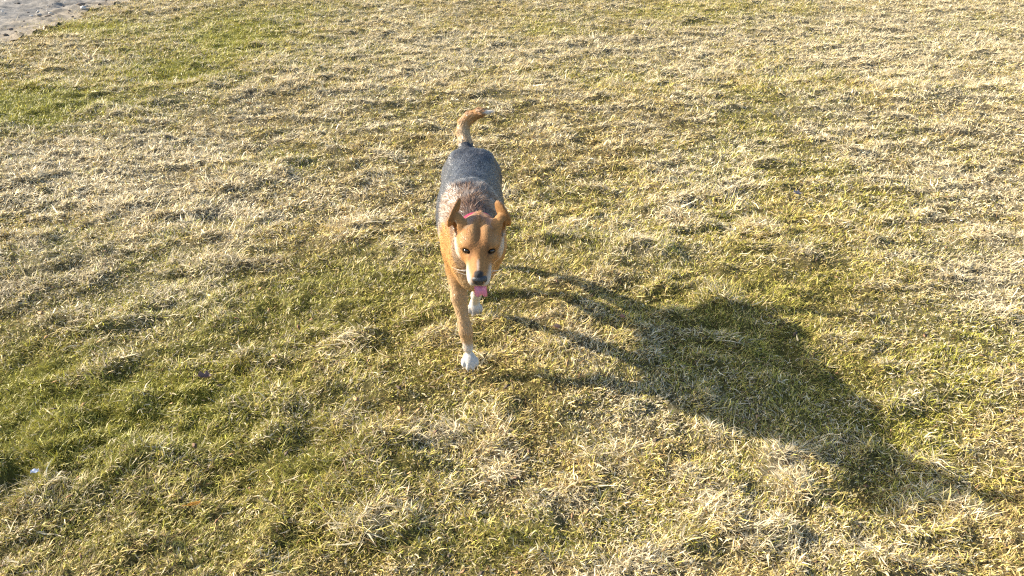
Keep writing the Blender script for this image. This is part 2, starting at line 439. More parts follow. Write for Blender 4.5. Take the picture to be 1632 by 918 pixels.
class Field:
    """Signed distances on a tensor grid, shapes blended one after another."""
    def __init__(self, xs, ys, zs):
        self.ax = (xs, ys, zs)
        self.f = np.full((len(xs), len(ys), len(zs)), 9.0, np.float32)
    def window(self, lo, hi):
        sl = []
        for a, l, h in zip(self.ax, lo, hi):
            sl.append(slice(max(0, int(np.searchsorted(a, l)) - 1), min(len(a), int(np.searchsorted(a, h)) + 1)))
        return tuple(sl)
    def pts(self, w):
        return np.meshgrid(*[a[s].astype(np.float32) for a, s in zip(self.ax, w)], indexing='ij')
    def blend(self, w, d, k, op='add'):
        f = self.f[w]
        if op == 'sub':
            h = np.clip(.5 - .5 * (f + d) / k, 0, 1)
            self.f[w] = f * (1 - h) + (-d) * h + k * h * (1 - h)
        else:
            h = np.clip(.5 + .5 * (f - d) / k, 0, 1)
            self.f[w] = f * (1 - h) + d * h - k * h * (1 - h)
    def cone(self, a, b, ra, rb, k=.02, squash=None, op='add'):
        a, b = np.array(a, float), np.array(b, float)
        r = max(ra, rb) + 2.2 * k
        w = self.window(np.minimum(a, b) - r, np.maximum(a, b) + r)
        X, Y, Z = self.pts(w)
        ab = b - a; L2 = ab @ ab
        px, py, pz = X - a[0], Y - a[1], Z - a[2]
        t = np.clip((px * ab[0] + py * ab[1] + pz * ab[2]) / L2, 0, 1)
        dx, dy, dz = px - t * ab[0], py - t * ab[1], pz - t * ab[2]
        if squash: dx, dy, dz = dx / squash[0], dy / squash[1], dz / squash[2]
        self.blend(w, np.sqrt(dx * dx + dy * dy + dz * dz) - (ra + (rb - ra) * t), k, op)
    def chain(self, pts, k=.02, squash=None):
        for p, q in zip(pts[:-1], pts[1:]):
            self.cone(p[:3], q[:3], p[3], q[3], k, squash)
    def ellipsoid(self, c, axes, radii, k=.015, op='add', taper=0.0, cap=0.0):
        """axes: three orthonormal rows; radii along them; taper narrows axis 0 along axis 1."""
        c = np.array(c, float); A = np.array(axes, float)
        r = max(radii) * 1.3 + 2.2 * k
        w = self.window(c - r, c + r)
        X, Y, Z = self.pts(w)
        px, py, pz = X - c[0], Y - c[1], Z - c[2]
        u = px * A[0, 0] + py * A[0, 1] + pz * A[0, 2]
        v = px * A[1, 0] + py * A[1, 1] + pz * A[1, 2]
        n = px * A[2, 0] + py * A[2, 1] + pz * A[2, 2]
        if taper: u = u / np.clip(1 - taper * v / radii[1], .2, 2)
        k0 = np.sqrt((u / radii[0]) ** 2 + (v / radii[1]) ** 2 + (n / radii[2]) ** 2)
        k1 = np.sqrt((u / radii[0] ** 2) ** 2 + (v / radii[1] ** 2) ** 2 + (n / radii[2] ** 2) ** 2) + 1e-9
        self.blend(w, k0 * (k0 - 1) / k1, k, op)
    def loft(self, rows, k=.03):
        """rows of (y, z_top, z_bottom, half_width, x_centre) along the trunk."""
        R = np.array(rows)
        y0, y1 = R[0, 0], R[-1, 0]
        w = self.window((R[:, 4].min() - .2, y0 - .06, R[:, 2].min() - .08), (R[:, 4].max() + .2, y1 + .06, R[:, 1].max() + .08))
        X, Y, Z = self.pts(w)
        def cr(col_):
            yy = np.clip(self.ax[1][w[1]], y0, y1)
            i = np.clip(np.searchsorted(R[:, 0], yy) - 1, 0, len(R) - 2)
            t = (yy - R[i, 0]) / (R[i + 1, 0] - R[i, 0])
            v = R[:, col_]
            vm, vp = v[np.maximum(i - 1, 0)], v[np.minimum(i + 2, len(R) - 1)]
            a, b = v[i], v[i + 1]
            return (.5 * (2 * a + (b - vm) * t + (2 * vm - 5 * a + 4 * b - vp) * t ** 2 + (3 * a - vm - 3 * b + vp) * t ** 3))[None, :, None]
        zt, zb, hw, cx = cr(1), cr(2), cr(3), cr(4)
        hh, cz = (zt - zb) / 2, (zt + zb) / 2
        hw = np.maximum(hw, .01); hh = np.maximum(hh, .01)
        q = np.sqrt(((X - cx) / hw) ** 2 + ((Z - cz) / hh) ** 2)
        d = (q - 1) * np.minimum(hw, hh)
        over = np.maximum(np.maximum(y0 - Y, Y - y1), 0)
        d = np.where(over > 0, np.sqrt(np.maximum(d, 0) ** 2 + over ** 2), d)
        self.blend(w, d, k)
    def surface(self):
        """Surface nets: vertices, quads."""
        f = self.f; s = f < 0
        nx, ny, nz = f.shape
        c = np.zeros((nx - 1, ny - 1, nz - 1), np.int8)
        for i in (0, 1):
            for j in (0, 1):
                for k in (0, 1):
                    c += s[i:nx - 1 + i, j:ny - 1 + j, k:nz - 1 + k]
        act = (c > 0) & (c < 8)
        I, J, K = np.nonzero(act)
        idx = np.full(act.shape, -1, np.int64); idx[I, J, K] = np.arange(len(I))
        xs, ys, zs = self.ax
        acc = np.zeros((len(I), 3)); cnt = np.zeros(len(I))
        for axis_ in range(3):
            for a in (0, 1):
                for b in (0, 1):
                    o = [0, 0, 0]; others = [q for q in range(3) if q != axis_]
                    o[others[0]], o[others[1]] = a, b
                    e = list(o); e[axis_] = 1
                    f0 = f[I + o[0], J + o[1], K + o[2]]; f1 = f[I + e[0], J + e[1], K + e[2]]
                    cr = (f0 < 0) != (f1 < 0)
                    t = np.where(cr, f0 / np.where(cr, f0 - f1, 1), 0)
                    p0 = np.stack([xs[I + o[0]], ys[J + o[1]], zs[K + o[2]]], 1)
                    p1 = np.stack([xs[I + e[0]], ys[J + e[1]], zs[K + e[2]]], 1)
                    acc += (p0 + (p1 - p0) * t[:, None]) * cr[:, None]; cnt += cr
        V = acc / cnt[:, None]
        quads = []
        for axis_ in range(3):
            sl0 = [slice(1, -1)] * 3; sl1 = [slice(1, -1)] * 3
            sl0[axis_] = slice(0, -1); sl1[axis_] = slice(1, None)
            a, b = s[tuple(sl0)], s[tuple(sl1)]
            P = np.array(np.nonzero(a != b)).T
            inside = a[tuple(P.T)]
            off = np.array([1, 1, 1]); off[axis_] = 0
            P = P + off
            o1, o2 = [q for q in range(3) if q != axis_]
            def cell(d1, d2):
                Q = P.copy(); Q[:, o1] -= d1; Q[:, o2] -= d2
                return idx[Q[:, 0], Q[:, 1], Q[:, 2]]
            q = np.stack([cell(1, 1), cell(0, 1), cell(0, 0), cell(1, 0)], 1)
            flip = inside if axis_ != 1 else ~inside
            q = np.where(flip[:, None], q, q[:, ::-1])
            quads.append(q)
        return V, np.concatenate(quads)

def vertex_normals(V, F):
    n = np.cross(V[F[:, 2]] - V[F[:, 0]], V[F[:, 3]] - V[F[:, 1]])
    N = np.zeros_like(V)
    for k in range(4):
        for c in range(3):
            N[:, c] += np.bincount(F[:, k], n[:, c], len(V))
    return N / (np.linalg.norm(N, axis=1, keepdims=True) + 1e-12)

# head frame: origin between the eyes; u = photo right, f = muzzle direction, w = up out of the skull
HO = np.array([-0.088, 2.000, 0.609])
HF = np.array([0.015, -0.945, -0.325]); HF /= np.linalg.norm(HF)
_u = np.array([1.0, 0.015, -0.02]); HU = _u - HF * (_u @ HF); HU /= np.linalg.norm(HU)
HW = np.cross(HF, HU); HW = HW if HW[2] > 0 else -HW
def head(u, f, w): return HO + HU * u + HF * f + HW * w
HAX = [HU, HF, HW]
def rot_axes(n, along):
    n = np.array(n, float); n /= np.linalg.norm(n)
    v = np.array(along, float); v -= n * (v @ n); v /= np.linalg.norm(v)
    return [np.cross(v, n), v, n]
def hdir(u, f, w): return HU * u + HF * f + HW * w

TAIL = [(-.166, 2.960, .545, .030), (-.177, 3.010, .580, .0255), (-.187, 3.040, .612, .0230), (-.184, 3.055, .643, .0220),
        (-.163, 3.060, .668, .0210), (-.126, 3.055, .687, .0170), (-.080, 3.045, .695, .005)]
EAR = {}
for sgn in (-1, 1):
    base = np.array([sgn * .052, -.060, .018])
    tip = np.array([-.085, -.112, .064]) if sgn < 0 else np.array([.076, -.114, .058])
    EAR[sgn] = (head(*base), head(*tip), hdir(sgn * .80, -.42 if sgn < 0 else -.75, .10))

def dog_field():
    def seg(a, b, s): return np.arange(a, b, s)
    xs = np.arange(-.30, .045, .0030)
    ys = np.concatenate([seg(1.88, 2.20, .0024), seg(2.20, 3.28, .0052)])
    zs = np.concatenate([seg(-.016, .10, .0035), seg(.10, .47, .0052), seg(.47, .735, .0024)])
    D = Field(xs, ys, zs)
    # trunk
    D.loft([(2.205, .545, .395, .042, -.118), (2.265, .585, .335, .064, -.122), (2.35, .615, .308, .080, -.130), (2.44, .630, .300, .100, -.136),
            (2.54, .620, .300, .114, -.140), (2.66, .606, .325, .115, -.144), (2.79, .600, .368, .106, -.147), (2.90, .596, .392, .103, -.150), (2.955, .582, .415, .090, -.155), (3.000, .556, .460, .062, -.160)], .03)
    for s_ in (-1, 1):      # shoulder blades, hip bones
        D.cone((-.134 + s_ * .042, 2.41, .612), (-.134 + s_ * .062, 2.38, .52), .018, .020, .02)
        D.ellipsoid((-.150 + s_ * .050, 2.87, .568), [(1, 0, 0), (0, 1, 0), (0, 0, 1)], (.026, .050, .022), .03)
    # neck
    D.cone((-.130, 2.42, .530), (-.108, 2.215, .538), .088, .061, .05)
    D.cone((-.108, 2.215, .540), head(0, -.085, -.036), .062, .049, .03)
    D.cone((-.118, 2.28, .45), head(0, -.06, -.052), .056, .040, .04)
    # shoulders and forelegs
    D.cone((-.172, 2.39, .52), (-.172, 2.38, .43), .038, .038, .04)
    D.cone((-.075, 2.40, .52), (-.078, 2.37, .43), .046, .050, .04)
    D.chain([(-.174, 2.380, .450, .040), (-.180, 2.410, .350, .034)], .03)
    D.chain([(-.181, 2.395, .350, .034), (-.173, 2.362, .265, .0255), (-.157, 2.332, .180, .0180), (-.153, 2.326, .158, .0205), (-.150, 2.328, .135, .0172), (-.145, 2.320, .096, .0175)], .014)
    D.chain([(-.078, 2.370, .440, .050), (-.080, 2.450, .340, .036)], .035)
    D.chain([(-.080, 2.450, .340, .034), (-.104, 2.560, .230, .025), (-.122, 2.628, .165, .0195), (-.133, 2.690, .100, .0170), (-.140, 2.728, .052, .0175)], .014)
    # thighs and hind legs
    D.cone((-.212, 2.90, .47), (-.212, 2.80, .35), .062, .050, .04, (.75, 1.15, 1.1))
    D.chain([(-.206, 2.79, .335, .044), (-.192, 2.90, .26, .030), (-.188, 2.960, .205, .020), (-.186, 2.925, .120, .0165), (-.185, 2.905, .075, .018)], .018)
    D.cone((-.090, 2.92, .47), (-.080, 2.86, .35), .062, .052, .04, (.75, 1.2, 1.1))
    D.chain([(-.080, 2.85, .335, .044), (-.070, 2.96, .25, .030), (-.074, 3.070, .175, .020), (-.084, 3.125, .09, .0165), (-.086, 3.150, .045, .018)], .018)
    # paws
    def paw(p, yaw, pitch, s=1.0):
        p = np.array(p, float)
        f = np.array([math.sin(yaw) * math.cos(pitch), -math.cos(yaw) * math.cos(pitch), -math.sin(pitch)])
        sd = np.array([math.cos(yaw), math.sin(yaw), 0.0]); up = np.cross(sd, f); up = up if up[2] > 0 else -up
        ax_ = [sd, f, up]
        D.ellipsoid(p + f * .004 * s, ax_, (.0215 * s, .030 * s, .017 * s), .008)
        for t, (o, ff) in enumerate([(-.0210, .013), (-.0078, .025), (.0078, .025), (.0210, .013)]):
            D.ellipsoid(p + (sd * o + f * ff - up * .003) * s, ax_, (.0088 * s, .0180 * s, .0125 * s), .0016)
            claws.append((p + (sd * o + f * (ff + .0155) - up * .007) * s, f, up, s))
        return
    claws = []
    paw((-.141, 2.312, .060), .12, .62, 1.0)
    paw((-.142, 2.726, .036), .15, .95, 1.0)
    paw((-.185, 2.880, .055), .0, .5, .95)
    paw((-.087, 3.140, .026), .05, .5, 1.0)
    # tail
    D.chain(TAIL, .014)
    # head
    D.ellipsoid(head(0, -.045, -.006), HAX, (.057, .080, .044), .02)
    for s_ in (-1, 1):
        D.ellipsoid(head(s_ * .027, -.006, .005), HAX, (.022, .024, .0120), .016)
        D.ellipsoid(head(s_ * .038, -.038, -.034), HAX, (.029, .052, .036), .025)
        D.ellipsoid(head(s_ * .0150, .076, -.040), HAX, (.0145, .030, .017), .012)
    D.cone(head(0, -.005, -.030), head(0, .088, -.034), .042, .0205, .02, (1.08, 1, .85))
    D.cone(head(0, .0, -.004), head(0, .092, -.021), .020, .0135, .012)
    D.cone(head(0, -.035, -.062), head(0, .064, -.068), .034, .0150, .010, (1.15, 1, 1))
    for s_ in (-1, 1):       # eye hollows and the stop between the brows
        D.ellipsoid(head(s_ * .0325, .021, -.0025), HAX, (.0105, .010, .0072), .007, 'sub')
    D.ellipsoid(head(0, .004, .036), HAX, (.006, .05, .010), .022, 'sub')
    # mouth gap
    D.ellipsoid(head(0, .070, -.0600), HAX, (.05, .040, .0035), .004, 'sub')
    # ears: cupped shells, turned back and out
    for s_ in (-1, 1):
        b, t, n = EAR[s_]
        L = np.linalg.norm(t - b)
        A = rot_axes(n, t - b)
        D.cone(b - (t - b) * .05, b + (t - b) * .25, .020, .017, .016, (1, .8, 1))
        c = b + (t - b) * .50
        D.ellipsoid(c, A, (.0225 if s_ < 0 else .0255, L * .56, .0085), .008, taper=.25 if s_ < 0 else .0)
        D.ellipsoid(c + A[2] * .0085 - A[1] * .002, A, (.0180, L * .46, .0085), .003, 'sub', taper=.28)
        # the open front lobe, facing forward and out, down to the cheek
        n2 = hdir(s_ * .84, .54, .0)
        A2 = rot_axes(n2, head(s_ * .060, -.085, .045) - head(s_ * .063, -.050, -.012))
        c2 = head(s_ * (.0500 if s_ < 0 else .0505), -.054, .002)
        D.ellipsoid(c2, A2, (.0185, .0390, .0120), .012, taper=.25)
        D.ellipsoid(c2 + A2[2] * .0090 + A2[1] * .004, A2, (.0135, .0290, .0100), .003, 'sub', taper=.2)
    return D, claws

def dog_colour(V, N, jitter):
    """Base coat colour at points V (linear)."""
    BLACK = np.array([.034, .041, .056]); GREY = np.array([.30, .29, .27]); TAN = np.array([.47, .238, .080]); RUST = np.array([.36, .155, .05])
    CREAM = np.array([.56, .39, .22]); WHITE = np.array([.68, .63, .56]); DARKB = np.array([.10, .052, .026])
    x, y, z = V.T
    n = len(V)
    j1 = fbm(x * 3 + z * 2, y * 2 + z, .11, 3, 301); j2 = noise(x + z * 1.3, y - z, .02, 305) + jitter
    c = np.tile(TAN, (n, 1))
    def put(col_, m):
        nonlocal c
        m = np.clip(m, 0, 1)[:, None]
        c = c * (1 - m) + col_ * m
    # belly, inner legs, chest front
    put(CREAM, smooth(.40, .32, z + .015 * j2) * .7 * smooth(2.45, 2.6, y))
    put(CREAM, smooth(2.32, 2.24, y) * smooth(.52, .42, z) * smooth(.075, .03, abs(x + .118)) * .75)
    # saddle: black over the back and flanks, silver edge toward the shoulders
    cx = np.interp(y, [2.2, 3.0], [-.125, -.155])
    low = np.interp(y, [2.26, 2.36, 2.46, 2.6, 2.8, 2.95, 3.03], [.60, .53, .46, .395, .43, .49, .55])
    edge = (z - low) + .016 * j1 + .008 * j2
    sad = smooth(-.012, .022, edge) * smooth(2.365, 2.455, y + .022 * j1 + .018 * j2 + .9 * np.maximum(0, abs(x - cx) - .055))
    silver = smooth(-.045, -.005, edge) * smooth(2.26, 2.33, y + .02 * j1) * (y < 3.02)
    put(GREY, silver * .75 * smooth(2.62, 2.50, y))
    put(CREAM, silver * .5 * smooth(2.5, 2.7, y))
    put(GREY, smooth(2.31, 2.39, y + .016 * j2) * smooth(.48, .56, z) * (y < 2.5) * .7)
    put(BLACK, sad)
    band = np.exp(-((y - 2.47 + .03 * j1) / .030) ** 2) * smooth(.52, .58, z)
    put(GREY, band * .65 * (0.6 + .6 * j2))
    put(GREY * .6, sad * np.clip(.14 * j2 + .10, 0, 1))
    # scruff behind the collar
    put(DARKB, smooth(2.15, 2.18, y) * smooth(2.33, 2.29, y + .012 * j2) * smooth(.52, .58, z))
    put(mix(DARKB, TAN, .25), smooth(2.27, 2.31, y) * smooth(2.43, 2.38, y + .014 * j2) * smooth(.53, .59, z) * np.clip(.60 + .40 * np.sin(y * 150 + 4 * j1), 0, 1))
    # side of neck
    # legs
    leg = smooth(.36, .28, z)
    put(mix(TAN, CREAM, .35), leg * .8)
    fr = smooth(.01, -.5, N[:, 1])
    put(CREAM, leg * .35 * fr)
    put(CREAM, leg * .45 * smooth(-.2, -.8, N[:, 0]))  # left-facing side of the legs painted paler, as lit by the sun
    put(WHITE, smooth(.105, .060, z - .030 + .018 * j2) * (y < 2.6))
    put(WHITE, smooth(.17, .13, z + .008 * j2) * (y > 2.6) * (y < 2.80) * (x > -.165))
    put(WHITE, smooth(.09, .06, z) * (y > 2.8) * .8)
    put(np.array([.42, .30, .20]), smooth(.05, .0, z) * np.clip(.25 + .5 * j2, 0, 1))
    # tail
    T = np.array([t[:3] for t in TAIL])
    it = (z > .575) & (y > 2.985) | (y > 3.03) & (z > .53)
    dd = np.linalg.norm(V[:, None, :] - T[None], axis=2) if it.any() else None
    s_ = np.zeros(n)
    w = 1 / (dd ** 4 + 1e-9); s_ = (w * np.arange(len(T))[None]).sum(1) / w.sum(1)
    s_ = s_ + .25 * jitter
    under = (s_ < 3.2)
    put(CREAM * .85, it * smooth(.3, .8, s_))
    put(CREAM, it * smooth(1.2, 2.4, s_) * smooth(.03, -.02, x + .165) * .5)
    put(TAN, it * smooth(1.8, 4.0, s_) * .85)
    put(RUST, it * smooth(3.6, 4.9, s_) * .35)
    put(WHITE, it * smooth(5.05, 5.5, s_))
    # head
    P = V - HO
    u, f, w_ = P @ HU, P @ HF, P @ HW
    hd = (f > -.14) & (y < 2.19) & (z > .40)
    au = abs(u)
    hm = hd.astype(float)
    put(mix(TAN, RUST, .35), hm * smooth(-.15, -.08, f))
    put(mix(TAN, CREAM, .45), hm * np.exp(-((au - .032) / .016) ** 2 - ((f - .0) / .014) ** 2) * smooth(-.005, .010, w_) * .8)
    put(RUST * .75, hm * np.exp(-(u / .008) ** 2) * smooth(-.07, -.02, f) * smooth(.06, .02, f) * .8)
    put(mix(TAN, RUST, .6) * .8, hm * smooth(.050, .028, au) * smooth(-.10, -.06, f) * smooth(.07, .03, f) * smooth(-.01, .01, w_) * .62)
    put(mix(TAN, CREAM, .35), hm * np.exp(-((au - .017) / .011) ** 2 - ((f + .035) / .03) ** 2) * smooth(.02, .035, w_) * .6)
    put(RUST * .8, hm * np.exp(-((au - .020) / .010) ** 2 - ((f - .028) / .022) ** 2) * .6)
    cheek = smooth(-.036, -.054, w_ + .004 * j2 - .12 * np.clip(f - .03, 0, .1) + .10 * np.clip(.03 - f, 0, .2) * 0)
    cheek = np.maximum(cheek, smooth(.050, .060, au + .003 * j2 + .20 * np.clip(f, -.02, .09)) * smooth(.008, -.012, w_))
    put(mix(CREAM, WHITE, .65), hm * cheek * smooth(-.075, -.045, f) * .9)
    put(WHITE, hm * smooth(.020, .026, au + .002 * j2 + .1 * np.clip(f - .05, 0, .1)) * smooth(.035, .06, f) * .75 * smooth(-.015, -.028, w_))
    put(mix(CREAM, WHITE, .5), hm * smooth(-.075, -.10, f) * smooth(-.03, -.06, w_) * .6)
    put(WHITE, hm * np.exp(-((u + .002) / .0030) ** 2) * smooth(.050, .066, f) * .6)
    put(np.array([.05, .045, .045]), hm * smooth(.086, .094, f + .1 * (w_ + .02)) * smooth(.016, .009, au) * smooth(-.042, -.034, w_))
    # dark rims round the eyes, corner streak towards the nose
    for s2 in (-1, 1):
        e = np.sqrt(((u - s2 * .0325) / .0112) ** 2 + ((f - .0160) / .010) ** 2 + ((w_ + .0035) / .0072) ** 2)
        put(np.array([.035, .022, .016]), hm * smooth(1.25, .95, e))
        put(DARKB, hm * np.exp(-((u - s2 * .024) / .004) ** 2 - ((f - .030) / .010) ** 2) * smooth(-.03, -.005, w_) * .7)
    # lips
    put(np.array([.05, .035, .03]), hm * (f > .02) * np.exp(-((w_ + .0605) / .003) ** 2) * .8)
    # ears
    for s2 in (-1, 1):
        b, t, n_ = EAR[s2]
        A = rot_axes(n_, t - b)
        q = (V - b) @ A[1] / np.linalg.norm(t - b)
        near = (np.linalg.norm(V - (b + (t - b) * .5), axis=1) < .062) & (q > .0) & hd
        inner = (N @ A[2]) > .1
        sideq = np.linalg.norm((V - b) - ((V - b) @ A[1])[:, None] * A[1], axis=1)
        put(mix(TAN, RUST, .30), near * smooth(0, .2, q))
        put(np.array([.52, .30, .19]), near * inner * smooth(.05, .2, q) * .8)
        put(CREAM, near * inner * smooth(.5, .1, q) * np.clip(.4 + .8 * j2, 0, 1) * .8)
        put(DARKB, near * smooth(.016, .026, sideq) * .35)
    return c * .84

def dog_flow(V, N):
    """Direction in which the coat lies."""
    x, y, z = V.T
    n = len(V)
    d = np.tile([0, 1.0, -.35], (n, 1)).astype(float)
    cx = -.145
    d[:, 0] += np.clip((x - cx) * 3, -.6, .6) * smooth(.2, .7, z)
    leg = smooth(.36, .28, z)[:, None]
    d = d * (1 - leg) + np.array([0, .25, -1.0]) * leg
    T = np.array([t[:3] for t in TAIL])
    it = (z > .575) & (y > 2.985) | (y > 3.03) & (z > .53)
    k = np.argmin(np.linalg.norm(V[:, None, :] - T[None], axis=2), axis=1)
    tg = np.gradient(T, axis=0); tg /= np.linalg.norm(tg, axis=1, keepdims=True)
    d[it] = tg[k[it]]
    ears = np.zeros(n, bool)
    P = V - HO
    u, f, w_ = P @ HU, P @ HF, P @ HW
    hd = (f > -.14) & (y < 2.19) & (z > .40)
    d[hd] = -HF[None] + HU[None] * np.clip(u[hd] * 8, -.5, .5)[:, None] + HW[None] * .1
    for s2 in (-1, 1):
        b, t, n_ = EAR[s2]
        near = (np.linalg.norm(V - (b + (t - b) * .5), axis=1) < .060) & (((V - b) @ (t - b)) > 0) & hd
        near |= (np.linalg.norm(V - t, axis=1) < .035)
        d[near] = (t - b) / np.linalg.norm(t - b)
        ears |= near
    d = d - N * np.sum(d * N, 1)[:, None]
    d /= np.linalg.norm(d, axis=1, keepdims=True) + 1e-9
    hl = np.full(n, .015)
    hl = np.where(z < .46, .011, hl); hl = np.where(z < .36, .010, hl)
    hl = np.where(it, .017, hl)
    hl = np.where(z < .10, .0025, hl)
    hl = np.where((y > 2.17) & (y < 2.40) & (z > .56), .024, hl)
    hl = np.where(hd, .0075 + .012 * smooth(-.04, -.11, f), hl)
    hl = np.where((y > 2.12) & (y < 2.24) & (z < .59) & (z > .4), .020, hl)
    hl = np.where(hd & (f > .03), .0040, hl)
    hl = np.where(hd & (np.abs(u) > .050) & (w_ > .0), .0055, hl)
    hl = np.where(ears, .0045, hl)
    return d, hl, hd, f

def tube_mesh(path, radii, seg=10):
    path = np.array(path, float); n = len(path)
    tg = np.gradient(path, axis=0); tg /= np.linalg.norm(tg, axis=1, keepdims=True)
    ref = np.array([.3, .2, 1.0])
    V = []
    for p, t, r in zip(path, tg, radii):
        a = np.cross(t, ref); a /= np.linalg.norm(a); b = np.cross(t, a)
        for k in range(seg):
            q = 2 * math.pi * k / seg
            V.append(p + (a * math.cos(q) + b * math.sin(q)) * r)
    F = [(i * seg + k, i * seg + (k + 1) % seg, (i + 1) * seg + (k + 1) % seg, (i + 1) * seg + k) for i in range(n - 1) for k in range(seg)]
    V.append(path[0]); V.append(path[-1])
    T = [(len(V) - 2, (k + 1) % seg, k) for k in range(seg)] + [(len(V) - 1, (n - 1) * seg + k, (n - 1) * seg + (k + 1) % seg) for k in range(seg)]
    sizes = [4] * len(F) + [3] * len(T)
    return np.array(V), sizes, np.concatenate([np.array(F).ravel(), np.array(T).ravel()])

def ball_mesh(c, axes, radii, nu=20, nv=14, shape=None):
    c = np.array(c); A = np.array(axes)
    V = []
    for i in range(nv + 1):
        th = math.pi * i / nv
        for k in range(nu):
            ph = 2 * math.pi * k / nu
            q = np.array([math.sin(th) * math.cos(ph), math.sin(th) * math.sin(ph), math.cos(th)])
            if shape: q = shape(q)
            V.append(c + (q * np.array(radii)) @ A)
    F = [(i * nu + k, i * nu + (k + 1) % nu, (i + 1) * nu + (k + 1) % nu, (i + 1) * nu + k) for i in range(nv) for k in range(nu)]
    return np.array(V), [4] * len(F), np.array(F).ravel()

def build_dog():
    root = bpy.data.objects.new('dog', None)
    col.objects.link(root)
    RO = np.array([-.14, 2.60, 0.0])
    root.location = RO
    root.empty_display_size = .2
    tag(root, 'tan dog with a black saddle and pink tongue out, walking across the grass', 'dog')
    D, claws = dog_field()
    V, F = D.surface()
    # drop islands: keep it simple, the blend leaves none
    N = vertex_normals(V, F)
    C = dog_colour(V, N, np.zeros(len(V)))
    skin = col_material('short_coat', rough=0.75, spec=0.2, noise_scale=160, noise_amt=0.18, bump=0.25)
    body = mesh_object('body', V - RO, np.full(len(F), 4), F, skin, root, colors=C * .8)
    # ---- coat strands
    tri = V[F]
    area = .5 * np.linalg.norm(np.cross(tri[:, 2] - tri[:, 0], tri[:, 3] - tri[:, 1]), axis=1)
    fc = tri.mean(1)
    dens = np.where((fc[:, 1] < 2.20) & (fc[:, 2] > .45), 2.6, 1.0) * np.where(fc[:, 1] > 2.8, .75, 1.0)
    pr = area * dens; pr /= pr.sum()
    n = 160000
    fi = rng.choice(len(F), n, p=pr)
    a, b = rng.random(n), rng.random(n)
    def interp(A):
        q = A[F[fi]]
        return q[:, 0] * ((1 - a) * (1 - b))[:, None] + q[:, 1] * (a * (1 - b))[:, None] + q[:, 2] * (a * b)[:, None] + q[:, 3] * ((1 - a) * b)[:, None]
    P, Nn = interp(V), interp(N); Nn /= np.linalg.norm(Nn, axis=1, keepdims=True)
    P = P - Nn * .0012
    d, hl, hd, hf = dog_flow(P, Nn)
    u_, f_, w_ = (P - HO) @ HU, (P - HO) @ HF, (P - HO) @ HW
    bald = hd & (((np.hypot((abs(u_) - .0325) / .0110, (f_ - .016) / .010) < 1) & (w_ > -.016)) | ((f_ > .079) & (abs(u_) < .017) & (w_ > -.042)))
    bald |= (P[:, 1] > 2.14) & (P[:, 1] < 2.192) & (P[:, 2] > .585)
    keep = ~bald
    P, Nn, d, hl, hd = P[keep], Nn[keep], d[keep], hl[keep], hd[keep]
    n = len(P)
    L = hl * np.exp(rng.normal(0, .22, n))
    jit = rng.normal(0, 1, n)
    Cc = dog_colour(P, Nn, jit * .5) * np.exp(rng.normal(0, .15, n))[:, None]
    clump = fbm(P[:, 0] * 1.6 + P[:, 2], P[:, 1] * .6 - P[:, 2] * .5, .020, 3, 401)
    Cc = Cc * (1 + .38 * np.clip(clump, -1, 1))[:, None]  # locks lightened and darkened by clump: furrow shading painted into the hair colour
    sd = np.cross(d, Nn)
    d2 = d + sd * (rng.normal(0, .16, n) + .35 * clump)[:, None]
    d2 /= np.linalg.norm(d2, axis=1, keepdims=True)
    lift = np.clip(rng.normal(.20, .07, n) + .09 * clump, .06, .8)[:, None]
    d1 = d2 + Nn * lift; d1 /= np.linalg.norm(d1, axis=1, keepdims=True)
    dd2 = d2 + Nn * lift * .25; dd2 /= np.linalg.norm(dd2, axis=1, keepdims=True)
    mid = P + d1 * (L * .5)[:, None]
    tip = mid + dd2 * (L * .5)[:, None]
    wd = np.where(hd, .0009, .0014) * np.exp(rng.normal(0, .2, n))
    hw = sd * (wd * .5)[:, None]
    W = np.stack([P - hw, P + hw, mid + hw, mid - hw, tip], 1).reshape(-1, 3)
    k = np.arange(n)[:, None] * 5
    fv = np.concatenate([k + np.array([0, 1, 2, 3]), k + np.array([3, 2, 4])], 1).ravel()
    nn = Nn + d1 * (-.1) + sd * rng.normal(0, .22, n)[:, None] + d1 * rng.normal(0, .18, n)[:, None]
    nn /= np.linalg.norm(nn, axis=1, keepdims=True)
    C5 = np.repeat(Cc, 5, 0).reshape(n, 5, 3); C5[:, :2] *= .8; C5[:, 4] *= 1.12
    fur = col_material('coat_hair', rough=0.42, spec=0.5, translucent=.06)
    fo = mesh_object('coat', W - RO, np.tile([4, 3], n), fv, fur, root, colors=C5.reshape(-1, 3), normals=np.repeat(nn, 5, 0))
    tag(fo, kind='stuff')
    # ---- eyes
    iris = plain_material('eye_brown', (.022, .014, .007), .12, .5, coat=.35)
    for s_ in (-1, 1):
        v, fs, fv = ball_mesh(head(s_ * .0325, .0155, -.0032), HAX, (.0088, .0070, .0056))
        mesh_object('eye', v - RO, fs, fv, iris, root)
    # ---- nose
    def nose_shape(q):
        x, y, z = q
        x *= (1 + .25 * z)
        if y > .3: y = y - .35 * math.exp(-((abs(x) - .48) / .20) ** 2 - ((z + .05) / .28) ** 2) - .12 * math.exp(-(x / .10) ** 2) * (z < .4)
        return np.array([x, y, z])
    leather = plain_material('nose_leather', (.020, .021, .026), .38, .6, bump_scale=900, bump=.5)
    v, fs, fv = ball_mesh(head(.002, .0985, -.0305), HAX, (.0205, .0165, .0165), 40, 28, nose_shape)
    mesh_object('nose', v - RO, fs, fv, leather, root)
    # ---- tongue: a cupped strap hanging over the lower jaw
    tm = plain_material('tongue_pink', (.60, .20, .33), .35, .5, bump_scale=260, bump=.15, var=.15)
